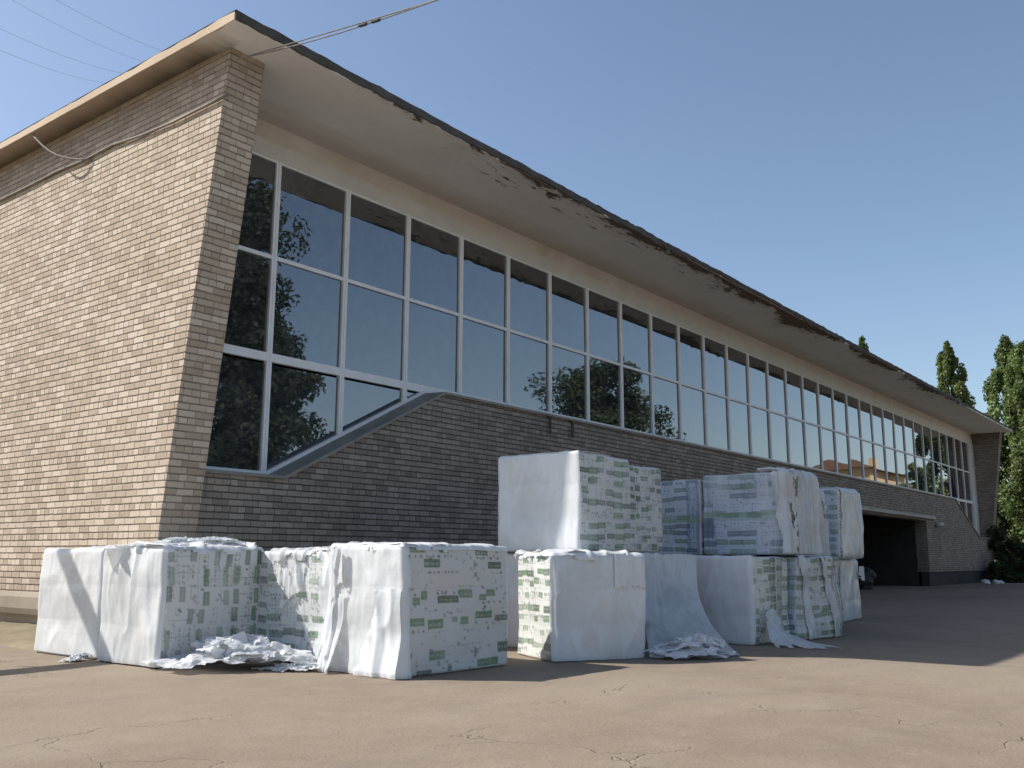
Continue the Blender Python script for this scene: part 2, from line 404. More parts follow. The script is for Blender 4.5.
# ------------------------------------------------------------------ the hall
X0, X1, FT = 6.81, 55.30, .55            # outer faces of the two end walls, their thickness
YW, YG = 10.93, 11.42                    # face of the front brick wall, glazing plane
YB = 31.0
ZS, ZR = 7.71, 7.83                      # soffit, roof top
hall = empty('brick_hall', (X0, YW, 0))
tag(hall, 'long tan brick hall with flared end walls and a glazed front under a flat roof', 'building')
_inv = Vector((-X0, -YW, 0))
def hp(mb, name, mat, parent=hall, **kw):
    """build in world coordinates, then parent so that the thing's origin is its base"""
    off = _inv if parent is hall else None
    o = mb.build(name, mat, None, **kw)
    o.parent = parent
    if parent is hall: o.matrix_parent_inverse = Matrix.Translation(_inv)
    return o
def fin_y(z): return min(10.905, 10.89 - (z - 1.53) * .1435)
prof = [(fin_y(z), z) for z in (.57, 1.43)] + [(fin_y(ZS), ZS), (YB, ZS), (YB, .57)]
hp(MB().prism(prof, 0, X0, X0 + FT), 'end_wall', M['brick'])
hp(MB().prism(prof, 0, X1 - FT, X1), 'end_wall', M['brick_dark'])  # darker brick puts the shade on this far wall into its colour
XL, XR = X0 + FT, X1 - FT                # 7.36 .. 52.80
PX = XR - .92                            # the white side panel starts here
ZSILL, ZLOW, ZTR, ZTOP = 3.92, 2.22, 5.58, 7.14
ZRA, ZRB = 3.96, 4.09                     # the lower transom
SL = [(8.75, ZLOW), (12.12, ZSILL)]; SRt = [(48.0, ZSILL), (52.4, ZLOW)]
DX0, DX1, DZ = 31.0, 42.75, 2.72         # drive-in opening
poly = [(XL, .57), (DX0, .57), (DX0, DZ), (DX1, DZ), (DX1, .57), (XR, .57), (XR, ZLOW), SRt[1], SRt[0], SL[1], SL[0], (XL, ZLOW)]
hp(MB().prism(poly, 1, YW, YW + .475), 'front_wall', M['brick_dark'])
# plinth with a rounded nose
pl = MB()
nose = lambda c, s: [(c, .57), (c - s * .07, .555), (c - s * .10, .50), (c - s * .10, .34), (c - s * .07, .26), (c - s * .015, .21), (c + s * .02, .10), (c + s * .02, -.1), (c + s * .3, -.1), (c + s * .3, .57)]
pl.prism([(p[0], p[1]) for p in nose(X0, 1)], 1, YW + .1, YB)
hp(pl, 'plinth', M['plinth'])
pl = MB(); pl.box((XL, YW + .03, -.1), (DX0, YW + .35, .567)).box((DX1, YW + .03, -.1), (XR, YW + .35, .567)).box((X1 - FT, 10.95, -.1), (X1, YB, .567)).box((X0 + .03, 10.96, -.1), (XL - .004, 11.2, .567))
hp(pl, 'plinth', M['dark'])
# roof slab
def roof():
    x0, x1, y0, y1 = 6.45, 55.0, 9.43, YB + .6
    xs = np.concatenate([np.arange(x0, x1, .10), [x1]]); n = len(xs)
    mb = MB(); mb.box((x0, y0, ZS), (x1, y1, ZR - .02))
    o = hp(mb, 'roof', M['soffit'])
    # bitumen sheet folded over the lip, ragged where it has torn
    rg = np.random.RandomState(3)
    lo = ZR - .055 - .03 * np.abs(fbm(xs * 1.1, 0, 0, 4)) + fbm(xs * 3, 4., 0, 3) * .035
    dmg = np.clip((fbm(xs * .16, 8., 0, 2) + .25) * 2, 0, 1) * np.clip((xs - 10) / 5, 0, 1) * np.clip((50 - xs) / 10, 0, 1)
    lo -= dmg * (.05 + .07 * np.abs(fbm(xs * 2.3, 9., 0, 3)))
    lo -= .055 * np.clip((15 - xs) / 4, 0, 1)
    lo[xs < 12.5] = np.clip(lo[xs < 12.5], ZS + .0, ZS + .02)
    top = ZR + .012 + fbm(xs * 2.5, 1.7, 0, 4) * .018 + dmg * .02 * fbm(xs * 7, 2.2, 0, 2)
    yo = y0 - .025 + fbm(xs * 1.7, 6.6, 0, 3) * .018
    P = np.zeros((5, n, 3)); P[:, :, 0] = xs
    P[0, :, 1] = yo + .03; P[0, :, 2] = lo
    P[1, :, 1] = yo; P[1, :, 2] = lo + .004
    P[2, :, 1] = yo; P[2, :, 2] = top
    P[3, :, 1] = yo + .08; P[3, :, 2] = top + .004
    P[4, :, 1] = y1; P[4, :, 2] = ZR + .02
    e = grid_obj('roofing_felt', P, M['roofing'], smooth=False); e.parent = o
    ys = np.concatenate([np.arange(y0, y1, .12), [y1]]); n = len(ys)
    P = np.zeros((4, n, 3)); P[:, :, 1] = ys
    tp = ZR - .004 + fbm(ys * 2, 3.1, 0, 4) * .02; lo = ZS + .004 + fbm(ys * 2.3, 7.1, 0, 3) * .006
    P[0, :, 0] = x0 + .02; P[0, :, 2] = lo - .002; P[1, :, 0] = x0 - .012; P[1, :, 2] = lo
    P[2, :, 0] = x0 - .012; P[2, :, 2] = tp; P[3, :, 0] = x0 + .3; P[3, :, 2] = tp + .004
    e = grid_obj('fascia', P, M['fascia'], smooth=False); e.parent = o
    # flaked lumps of concrete still hanging at the lip
roof()
# header: light strip above the glass, then the painted beam
hp(MB().box((XL, YG - .03, ZTOP), (XR, YG + .3, 7.42)), 'header', M['panel'])
hp(MB().box((XL, YG + .0, 7.423), (XR, YG + .3, ZS)), 'beam', M['beam'])
hp(MB().box((PX, YG - .06, ZLOW), (XR - .004, YG + .2, ZTOP)), 'side_panel', M['panel'])
# glazing
def zb(x):
    if x < SL[0][0]: return ZLOW
    if x < SL[1][0]: return ZLOW + (x - SL[0][0]) / (SL[1][0] - SL[0][0]) * (ZSILL - ZLOW)
    if x > SRt[1][0]: return ZLOW
    if x > SRt[0][0]: return ZSILL - (x - SRt[0][0]) / (SRt[1][0] - SRt[0][0]) * (ZSILL - ZLOW)
    return ZSILL
rg = random.Random(5)
def bay(xa, xb):
    fw = .048; yf, yb = YG - .03, YG + .05
    fr = MB(); ya = min(zb(xa), zb(xb)); lowrow = ya < ZSILL - .01 and True
    for (p, q) in ((xa + .003, xa + fw), (xb - fw, xb - .003)):
        z0 = max(zb(p), zb(q)) + .002
        fr.box((p, yf, z0), (q, yb, ZTOP))
    fr.box((xa + fw, yf + .004, ZTOP - .035), (xb - fw, yb, ZTOP - .002))
    fr.box((xa + fw, yf + .006, ZTR - .03), (xb - fw, yb, ZTR + .03))
    brk = SL[1][0] if xa < 20 else SRt[0][0]
    def rail(x_lo, x_hi, z, h):      # horizontal rail clipped to the sloping sill
        if x_hi - x_lo > .02: fr.box((x_lo, yf + .005, z), (x_hi, yb, z + h))
    rail(xa + fw, xb - fw, ZRA, ZRB - ZRA)
    w = hp(fr, 'window', M['frame'])
    panes = [[(xa + fw, ZTR + .03), (xb - fw, ZTR + .03), (xb - fw, ZTOP - .035), (xa + fw, ZTOP - .035)],
             [(xa + fw, ZRB), (xb - fw, ZRB), (xb - fw, ZTR - .03), (xa + fw, ZTR - .03)]]
    if lowrow:
        xs = [xa + fw, xb - fw] + [s[0] for s in SL + SRt if xa + fw < s[0] < xb - fw]
        xs.sort(); pts = [(x, zb(x) + .004) for x in xs if zb(x) < ZSILL - .002]
        hi = [x for x in xs if zb(x) >= ZSILL - .002]
        if pts:
            if hi and xs[0] in hi: pts = [(max(hi), ZSILL)] + pts + [(pts[-1][0], ZSILL)]
            elif hi: pts = pts + [(min(hi), ZSILL), (pts[0][0], ZSILL)]
            else: pts += [(pts[-1][0], ZSILL), (pts[0][0], ZSILL)]
        if len(pts) >= 3: panes.append(pts)
    for pp in panes:
        tx, tz = rg.gauss(0, .003), rg.gauss(0, .003)
        cx = sum(p[0] for p in pp) / len(pp); cz = sum(p[1] for p in pp) / len(pp)
        vs = [(p[0], YG + .012 + (p[0] - cx) * tx + (p[1] - cz) * tz, p[1]) for p in pp]
        n = len(vs); vs += [(v[0], v[1] + .02, v[2]) for v in vs]
        fs = [tuple(range(n)), tuple(range(2 * n - 1, n - 1, -1))] + [(i, i + n, (i + 1) % n + n, (i + 1) % n) for i in range(n)]
        hp(MB().add(vs, fs), 'pane', M['glass'], parent=w)
edges = [XL] + [8.75 + 1.454 * i for i in range(32)]
edges = [e for e in edges if e < PX - .3] + [PX]
for a, b in zip(edges[:-1], edges[1:]): bay(a, b)
# sill: sheet metal on the flat runs, a broad frame on the slopes
def sill():
    path = [(XL, ZLOW), SL[0], SL[1], SRt[0], SRt[1], (XR, ZLOW)]
    mb = MB()
    for (a, b) in zip(path[:-1], path[1:]):
        slope = abs(a[1] - b[1]) > .1; t0 = .0; t1 = -.05 if slope else -.045
        vs = []
        for (x, z) in (a, b): vs += [(x, YW - .05, z + t1), (x, YW - .05, z + t0), (x, YG - .035, z + t0 + .02), (x, YG - .035, z + t1)]
        mb.add(vs, [(0, 1, 2, 3), (7, 6, 5, 4), (0, 4, 5, 1), (1, 5, 6, 2), (2, 6, 7, 3), (3, 7, 4, 0)])
    hp(mb, 'sill', M['sill'])
    for (a, b) in ((SL[0], SL[1]), (SRt[0], SRt[1])):
        mb = MB(); vs = []
        for (x, z) in (a, b): vs += [(x, YG - .06, z + .0), (x, YG - .06, z + .075), (x, YG + .04, z + .075), (x, YG + .04, z + .0)]
        mb.add(vs, [(0, 1, 2, 3), (7, 6, 5, 4), (0, 4, 5, 1), (1, 5, 6, 2), (2, 6, 7, 3), (3, 7, 4, 0)])
        hp(mb, 'sloping_rail', M['frame'])
    mb = MB(); mb.box((XL, YG - .05, ZLOW + .004), (SL[0][0] + .06, YG + .04, ZLOW + .09))
    hp(mb, 'bottom_rail', M['frame'])
sill()
# drive-in opening: recess, ledge above it, door at the back, lamp beside it
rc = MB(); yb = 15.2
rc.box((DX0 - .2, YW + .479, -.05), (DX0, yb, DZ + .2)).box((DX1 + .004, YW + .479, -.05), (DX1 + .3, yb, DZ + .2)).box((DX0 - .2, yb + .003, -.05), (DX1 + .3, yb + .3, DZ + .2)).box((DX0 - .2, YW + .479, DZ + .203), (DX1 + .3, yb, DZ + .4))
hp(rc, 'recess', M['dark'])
hp(MB().box((DX0 - .4, YW - .13, 2.80), (43.9, YW - .002, 2.93)), 'ledge', M['ledge'], bevel=.015)
dr = MB()
for i in range(3):
    x = 33 + i * 2.6; dr.box((x, yb - .06, .0), (x + 2.2, yb, 2.45)); dr.box((x + 1.06, yb - .09, .1), (x + 1.12, yb - .062, 2.35))
hp(dr, 'door', M['door'])
lm = MB().tube([(44.25, YW, 2.62), (44.25, YW - .16, 2.60)], .05, 8).tube([(44.25, YW - .16, 2.66), (44.25, YW - .20, 2.52)], [.13, .17], 10)
hp(lm, 'wall_lamp', M['lamp'], smooth=False)
for x in (15.25, 16.05):
    hp(MB().tube([(x, YW - .02, 3.86), (x, YW - .07, 3.82), (x, YW - .07, 3.52)], .028, 8), 'bracket', M['bark'])
# the rest of the building body behind (never seen from the front)
hp(MB().box((XL, YB - .4, .0), (XR, YB, ZS - .003)), 'back_wall', M['brick'])

# ------------------------------------------------------------------ cables
def cable(name, pts, rad, mat, label, cat='cable', group=None, n=6):
    o = MB().tube(pts, rad, n).build(name, mat, smooth=True); return tag(o, label, cat, group)
pts = [(X0 - .03, y, z + .03 * math.sin(y * 3.1)) for y, z in [(9.99, 7.02), (10.5, 6.97), (11.2, 6.99), (12., 7.03), (12.8, 7.06), (13.6, 7.09), (14.4, 7.08), (15.2, 7.08), (16.4, 7.06), (18, 7.10), (21, 7.06), (26, 7.1), (30, 7.08)]]
cable('wall_cable', pts, .019, M['cable'], 'thick grey cable running along the tan brick end wall under the eave')
p0 = np.array([6.48, 14.78, 7.73]); p1 = np.array([6.78, 13.4, 7.02])
pts = [p0 + (p1 - p0) * t + np.array([-.05, 0, -.16]) * math.sin(math.pi * t) for t in np.linspace(0, 1, 9)]
cable('drop_cable', pts, .016, M['cable'], 'short pale cable hanging in a curve from the eave to the end wall')
# paired overhead cable from the corner of the hall
oc = empty('overhead_cable', (6.95, 9.95, 7.5)); tag(oc, 'twin cable with small insulators running up from the brick corner into the sky', 'cable')
a0 = np.array([6.86, 9.94, 7.53]); b0 = at_depth(1000, -182, 7.)
for k, dz in enumerate((0, -.05)):
    pts = [a0 + (b0 - a0) * t + np.array([0, 0, dz * math.sin(math.pi * min(1, t * 2.6)) - .05 * math.sin(math.pi * t)]) for t in np.linspace(0, 1, 24)]
    o = MB().tube(pts, .008, 5).build('strand', M['cable'], None, smooth=True); o.parent = oc; o.matrix_parent_inverse = Matrix.Translation(-Vector((6.95, 9.95, 7.5)))
for t in (.262, .285):
    c = a0 + (b0 - a0) * t + np.array([0, 0, -.07]); d = (b0 - a0) / np.linalg.norm(b0 - a0)
    o = MB().tube([c - d * .09, c - d * .05, c + d * .05, c + d * .09], [.008, .02, .02, .008], 8).build('insulator', M['door'], None)
    o.parent = oc; o.matrix_parent_inverse = Matrix.Translation(-Vector((6.95, 9.95, 7.5)))
for i, (qa, qb, lab) in enumerate([((-60, -42), (190, 74), 'uppermost of the faint overhead wires crossing the sky above the left roof'),
                                   ((-60, 0), (170, 80), 'second faint overhead wire from the top above the left roof'),
                                   ((-60, 24), (150, 86), 'third faint overhead wire from the top above the left roof'),
                                   ((20, -20), (230, 66), 'faint overhead wire nearest the roof corner in the upper left sky')]):
    A = at_depth(*qa, 24); B = at_depth(*qb, 46)
    pts = [A + (B - A) * t + np.array([0, 0, -.5]) * math.sin(math.pi * t) for t in np.linspace(0, 1, 14)]
    cable('overhead_wire', pts, .006, M['wire'], lab, 'wire', 'thin wires in the sky', 4)

# ------------------------------------------------------------------ wrapped bales
def print_sheet(W_, H_, style, seed):
    """albedo raster of the printed packaging, ~1.2 cm cells"""
    rg = np.random.RandomState(seed); nu, nv = int(W_ / .0115), int(H_ / .0115)
    base = {'grey': (.60, .60, .58), 'white': (.66, .67, .65), 'blue': (.50, .54, .60), 'pale': (.66, .67, .62)}[style[0]]
    A = np.ones((nv, nu, 3)) * np.array(base)
    green, dgreen, ink = np.array((.12, .215, .10)), np.array((.09, .13, .09)), np.array((.09, .10, .105))
    if style[0] == 'blue': green, dgreen, ink = np.array((.16, .26, .20)), np.array((.08, .12, .17)), np.array((.13, .17, .25))
    def rect(x0, y0, x1, y1, c, a=.85):
        i0, i1 = int(y0 * nv), max(int(y0 * nv) + 1, int(y1 * nv)); j0, j1 = int(x0 * nu), max(int(x0 * nu) + 1, int(x1 * nu))
        i0, j0 = max(i0, 0), max(j0, 0)
        A[i0:i1, j0:j1] = A[i0:i1, j0:j1] * (1 - a) + c * a
    def dots(x0, x1, y, n, c=ink):
        for t in np.linspace(x0, x1, n): rect(t, y, t + .018, y + .018, c, .5 + .4 * rg.rand())
    def text(x0, x1, y, c=ink, h=.011):
        x = x0
        while x < x1:
            w = .008 + .03 * rg.rand(); rect(x, y, min(x + w, x1), y + h, c, .35 + .35 * rg.rand()); x += w + .012
    lay = style[1]
    if lay == 'front':      # the sheet facing us on the big bale
        L = [(95,55,160,88),(228,48,258,85),(400,68,465,98),(155,118,230,163),(468,130,538,170),(145,275,175,315),(105,305,140,345),(222,305,318,345),(322,275,388,320),(425,300,460,332),(460,275,505,312),(52,408,158,445),(172,420,240,465),(285,410,310,435),(325,415,368,448),(405,388,490,425),(505,410,570,445),(180,572,252,610),(515,555,575,605),(415,630,520,672),(130,655,195,685)]
        for x0, y0, x1, y1 in L:
            c = green if rg.rand() < .6 else dgreen
            rect((x0 - 62) / 513, (y0 - 45) / 640, (x1 - 62) / 513, (y1 - 45) / 640, c, .75 + .2 * rg.rand())
            text((x0 - 55) / 513, (x1 - 70) / 513, (y0 + .45 * (y1 - y0) - 45) / 640, np.array((.5, .53, .48)), .012)
        dots(.05, .42, .085, 8); dots(.60, .88, .09, 5); dots(.03, .17, .655, 4); dots(.03, .1, .375, 2); dots(.74, .9, .455, 4); dots(.3, .45, .38, 3)
        for (a, b, y) in [(.22, .5, .215), (.82, .93, .22), (.5, .68, .33), (.2, .3, .515), (.42, .6, .785), (.6, .75, .78), (.55, .66, .67)]: text(a, b, y)
        text(.38, .55, .53, np.array((.50, .10, .09)), .014)
        for (x, y) in [(.05, .82), (.23, .8), (.02, .22), (.65, .14), (.65, .22), (.67, .83), (.4, .93), (.3, .9)]: rect(x, y, x + .035, y + .035, ink, .55)
        rect(.66, .82, .685, .885, dgreen, .7); rect(.40, .945, .43, .99, ink, .8); rect(.645, .12, .655, .2, ink, .5)
    else:
        rot = lay == 'upright'
        nx, ny = style[2]; el = []
        slots = [(i, j) for i in range(3) for j in range(3)]; rg.shuffle(slots)
        for i, j in slots[:6]:
            x, y = i / 3 + rg.uniform(.01, .06), j / 3 + rg.uniform(.03, .12); w, h = rg.uniform(.25, .40), rg.uniform(.14, .22)
            col = green if rg.rand() < .55 else dgreen; el.append((x, y, x + w, y + h, col, rg.uniform(.7, .95)))
            el.append((x + .03, y + h * .4, x + w - .05, y + h * .56, np.array((.5, .53, .48)), .5))
        for i, j in slots[3:]:
            x, y = i / 3 + .02, j / 3 + rg.uniform(.05, .2)
            for q in range(rg.randint(2, 5)): el.append((x + q * .085, y, x + q * .085 + .05, y + .075, ink, rg.uniform(.4, .85)))
            yy = y + .12
            for q in range(rg.randint(1, 4)):
                xx = x
                while xx < x + .28: w_ = rg.uniform(.02, .07); el.append((xx, yy, xx + w_, yy + .035, ink, rg.uniform(.25, .6))); xx += w_ + .02
                yy += .06
        for q in range(2): x = rg.uniform(.1, .9); el.append((x, .1, x + .018, rg.uniform(.4, .9), dgreen, .45))
        for i in range(nx):
            for j in range(ny):
                x0, y0, w, h = i / nx, j / ny, 1 / nx, 1 / ny; fx, fy = rg.rand() < .4, rg.rand() < .25; ox, oy = rg.uniform(-.06, .06), rg.uniform(-.05, .05); dim_ = rg.uniform(.7, 1.05)
                for a, b, c, d, col, al in el:
                    if rg.rand() < .1: continue
                    if rot: a, b, c, d = b, a, d, c
                    if fx: a, c = 1 - c, 1 - a
                    if fy: b, d = 1 - d, 1 - b
                    rect(x0 + (a + ox) * w, y0 + (b + oy) * h, x0 + (c + ox) * w, y0 + (d + oy) * h, col, min(1, al * dim_))
            if i: rect(i / nx - .003, 0, i / nx + .003, 1, np.array((.42, .43, .42)), .45)
    for q in range(int(W_ * H_ * 95)):          # small pictograms and bar codes between the boxes
        x, y = rg.rand() * .97, rg.rand() * .97; w_, h_ = rg.uniform(.012, .04), rg.uniform(.01, .03)
        rect(x, y, x + w_ / W_, y + h_ / H_, ink if rg.rand() < .7 else dgreen, rg.uniform(.15, .7))
    if style[0] == 'blue':
        for yy in (.48, .53): rect(0, yy, 1, yy + .05, np.array((.17, .30, .14)), .35 + .3 * rg.rand())
        rect(0, .55, .16, .80, dgreen, .7)
        uu, vv = np.meshgrid(np.arange(nu), np.arange(nv))
        for q in range(5):
            cx, cy, r_ = rg.rand() * nu, rg.rand() * nv * .5, rg.uniform(5, 10)
            d = np.hypot(uu - cx, vv - cy); mk = (d < r_) & (d > r_ - 2.2); A[mk] = A[mk] * .7 + ink * .3
    # seams between packs and cloudy stretch film over the print
    uu, vv = np.meshgrid(np.linspace(0, W_, nu), np.linspace(0, H_, nv))
    for s in (1 / 3, 2 / 3):
        A[int(s * nv)] *= .93
    fog = np.clip(.04 + .40 * fbm(uu * 2.4 + seed, vv * 1.2, seed, 4), .0, .6)[..., None]
    A = A * (1 - fog) + np.array((.68, .685, .675)) * fog
    return A

def rounded(q, dim, r, e):
    """push points of a box surface onto a rounded box, grown outward by e"""
    c = np.clip(q, r, np.array(dim) - r); d = q - c; n = np.linalg.norm(d, axis=-1, keepdims=True); n[n == 0] = 1
    dn = d / n
    return c + dn * (r + np.asarray(e)[..., None])

class Bale:
    def __init__(s, loc, ang, l, w, h, seed, label, prints=None, r=.035, lean=(0, 0), group='wrapped bales piled by the hall', bulge=.016):
        s.dim = (l, w, h); s.seed = seed; s.r = r; s.lean = lean; s.b = bulge
        s.root = empty('wrapped_bale', loc, R(ang)); tag(s.root, label, 'bale', group)
        s.body(prints or {})
    def shape(s, q, e=0.):
        l, w, h = s.dim; e = np.broadcast_to(np.asarray(e, float), q.shape[:-1])
        p = rounded(q, s.dim, s.r, e); k = s.seed * 3.7
        x, y, z = q[..., 0], q[..., 1], q[..., 2]
        d = np.stack([pn(x * 1.6 + k, y * 1.6, z * 1.9), pn(x * 1.6, y * 1.6 + k, z * 1.9 + 9), .6 * pn(x * 1.7, y * 1.7 + 5, z + k)], -1) * s.b * 1.5
        d += np.stack([pn(x * 6 + k, y * 6, z * 5), pn(x * 6, y * 6 + k, z * 5 + 3), pn(x * 5, y * 5, z * 5 + k)], -1) * s.b * .3
        d[..., 2] *= np.clip(z / .15, 0, 1)
        p = p + d
        # slight belly between the pack seams
        bel = np.abs(np.sin(np.pi * z / h * 3)) ** .5 * .0045
        cx = x - l / 2; cy = y - w / 2
        p[..., 0] += np.where(np.abs(cx) > l / 2 - .002, np.sign(cx) * bel, 0); p[..., 1] += np.where(np.abs(cy) > w / 2 - .002, np.sign(cy) * bel, 0)
        p[..., 0] += s.lean[0] * z; p[..., 1] += s.lean[1] * z
        return p
    def face(s, key, nu, nv):
        l, w, h = s.dim
        a = {'left': w, 'front': l, 'right': w, 'back': l, 'top': l, 'bottom': l}[key]
        U, V = np.meshgrid(np.linspace(0, 1, nu), np.linspace(0, 1, nv)); z = np.zeros_like(U); o = z + 1
        return {'left': np.stack([z, (1 - U) * w, (1 - V) * h], -1), 'front': np.stack([U * l, z, (1 - V) * h], -1),
                'right': np.stack([o * l, U * w, (1 - V) * h], -1), 'back': np.stack([(1 - U) * l, o * w, (1 - V) * h], -1),
                'top': np.stack([U * l, (1 - V) * w, o * h], -1), 'bottom': np.stack([U * l, V * w, z], -1)}[key]
    def body(s, prints):
        Vs, Qs, Cs, n0 = [], [], [], 0
        l, w, h = s.dim
        for key in ('left', 'front', 'right', 'back', 'top', 'bottom'):
            if key in prints:
                C = print_sheet(w if key in ('left', 'right') else l, h, prints[key], s.seed + len(key))
            else:
                nu, nv = 34, 34; C = np.ones((nv, nu, 3)) * np.array((.66, .665, .66)) * (1 + .05 * fbm(np.arange(nu) * .2, np.arange(nv)[:, None] * .2 + s.seed, 0, 3))[..., None]
            nv, nu = C.shape[:2]; P = s.shape(s.face(key, nu, nv))
            idx = np.arange(nu * nv).reshape(nv, nu) + n0
            Qs.append(np.stack([idx[:-1, :-1], idx[1:, :-1], idx[1:, 1:], idx[:-1, 1:]], -1).reshape(-1, 4))
            Vs.append(P.reshape(-1, 3)); Cs.append(C.reshape(-1, 3)); n0 += nu * nv
        raw_obj('packs', np.concatenate(Vs), np.concatenate(Qs), M['print'], s.root, np.concatenate(Cs))
    def film(s, s0, s1, t0, t1, mask=None, e0=.012, fold=.025, mat='film', name='stretch_film', fs=5., flare=0., seed=0, over=None):
        """a sheet laid over the sides: s runs along the left face (s<0) round the front-left corner onto the front face (s>0);
        t runs up from the ground and, past the height, over the top"""
        l, w, h = s.dim; nu = int((s1 - s0) / .016) + 2; nv = int((t1 - t0) / .02) + 2
        S, T = np.meshgrid(np.linspace(s0, s1, nu), np.linspace(t0, t1, nv)); k = s.seed * 1.3 + seed
        inn = np.maximum(T - h, 0)
        q = np.zeros(S.shape + (3,))
        q[..., 0] = np.where(S < 0, inn, np.maximum(S, np.minimum(inn, S + 0)))
        q[..., 1] = np.where(S < 0, -S, inn)
        corner = (S < 0) & (-S < inn); q[..., 0] = np.where(corner, inn, q[..., 0])
        q[..., 2] = np.minimum(T, h)
        rid = 1 - np.abs(pn(S * fs + k + .5 * pn(S * 2, T * 1.4, k), T * .8 + k)) * 2
        e = e0 + fold * (np.clip(rid, 0, 1) ** 3) + fold * .35 * pn(S * 14 + k, T * 3, k)
        fl = np.clip((.55 - T) / .55, 0, 1)
        e = e + flare * fl ** 2 * (1 + .8 * pn(S * 4 + k, 2.2, k))
        P = s.shape(q, np.maximum(e, .004))
        P[..., 2] = np.maximum(P[..., 2], -.0 + .006)
        keep = None
        if mask is not None:
            Sc, Tc = (S[:-1, :-1] + S[1:, 1:]) / 2, (T[:-1, :-1] + T[1:, 1:]) / 2
            nz = fbm(Sc * 3 + k, Tc * 3, k, 4); keep = mask(Sc, Tc, nz)
        return grid_obj(name, P, M[mat], s.root, keep)

def heap(name, loc, rz, rx, ry, hgt, seed, label, cat='plastic film', mat='loose', layers=7):
    rg = np.random.RandomState(int(seed * 10)); Vs, Qs, n0 = [], [], 0
    for L in range(layers):
        n = 76; U, V = np.meshgrid(np.linspace(-1, 1, n), np.linspace(-1, 1, n)); k = seed + L * 3.3
        f_ = L / max(1, layers - 1); sc = 1 - .5 * f_; az = rg.rand() * 6.283; dx, dy = rg.uniform(-.42, .42, 2) * (1 - .4 * f_)
        X0_ = U * math.cos(az) - V * math.sin(az); Y0_ = U * math.sin(az) + V * math.cos(az)
        X = (X0_ * .62 * sc + dx) * rx; Y = (Y0_ * .62 * sc + dy) * ry
        C = 0
        for i in range(10):                       # sharp creases between flat facets
            a = rg.rand() * 6.283; fq = rg.uniform(.5, 2.4); w = ((U + .35 * pn(U * 1.5 + k, V * 1.5)) * math.cos(a) + (V + .35 * pn(U * 1.5, V * 1.5 + k)) * math.sin(a)) * fq + rg.rand()
            C = C + np.abs(w - np.floor(w) - .5) * 2 / fq ** .75
        C = (C - C.min()) / (C.max() - C.min())
        d = np.hypot((X / rx), (Y / ry)); dome = np.clip(1 - d ** 2, 0, 1)
        Z = hgt * (.10 + .55 * dome * (.25 + .75 * f_) + .45 * (C - .35) * (.35 + .65 * dome)) + .015 * pn(U * 9 + k, V * 9)
        X = X + .16 * rx * fbm(U * 2 + k, V * 2, 1., 3) * .8; Y = Y + .16 * ry * fbm(U * 2, V * 2 + k, 2., 3) * .8
        Z = np.maximum(Z, .004 + .002 * L)
        edge = np.maximum(np.abs(U), np.abs(V)) + .28 * fbm(U * 1.5 + k, V * 1.5 + k, 4., 3)
        idx = np.arange(n * n).reshape(n, n); q = np.stack([idx[:-1, :-1], idx[:-1, 1:], idx[1:, 1:], idx[1:, :-1]], -1)[(edge < .86)[:-1, :-1]]
        Vs.append(np.stack([X, Y, Z], -1).reshape(-1, 3)); Qs.append(q.reshape(-1, 4) + n0); n0 += n * n
    o = raw_obj(name, np.concatenate(Vs), np.concatenate(Qs), M[mat], None)
    o.location = loc; o.rotation_euler = (0, 0, rz); return tag(o, label, cat)

def sheet(name, top, bot, mat='loose', parent=None, nu=70, nv=90, fold=.05, fs=6., seed=0, curve=None, ragged=.0):
    """hanging sheet between two poly-curves, with folds that deepen downward"""
    def curve_pts(c, n):
        c = np.array(c, float); d = np.concatenate([[0], np.cumsum(np.linalg.norm(np.diff(c, axis=0), axis=1))]); t = np.linspace(0, d[-1], n)
        return np.stack([np.interp(t, d, c[:, i]) for i in range(3)], -1)
    A, B = curve_pts(top, nu), curve_pts(bot, nu); t = np.linspace(0, 1, nv)[:, None, None]
    s = t ** 1.0; hz = t ** 3.6                           # falls steeply, then runs out
    P = A[None] * (1 - s) + B[None] * s; P[..., :2] = A[None, :, :2] * (1 - hz) + B[None, :, :2] * hz
    u = np.linspace(0, 1, nu)[None, :]; tt = t[..., 0]
    nrm = np.array([-.6, -.8, 0.])
    d = fold * (.25 + tt) * (np.clip(1 - np.abs(pn(u * fs + seed + .6 * pn(u * 2, tt * 2, seed), tt * .9, seed)) * 2, -1, 1)) + fold * .5 * pn(u * 14 + seed, tt * 5, seed)
    P += d[..., None] * nrm; P[..., 2] += .3 * fold * pn(u * 9, tt * 9, seed + 3.)
    P[..., 2] = np.maximum(P[..., 2], .006)
    keep = None
    if ragged:
        uc, tc = u[:, :-1] + 0 * tt[:-1], tt[:-1] + 0 * u[:, :-1]
        nz = fbm(uc * 5 + seed, tc * 5, seed, 4); m = np.minimum(np.minimum(uc, 1 - uc), 1 - tc); keep = m + .15 * nz * ragged > .02
    return grid_obj(name, P, M[mat], parent, keep)

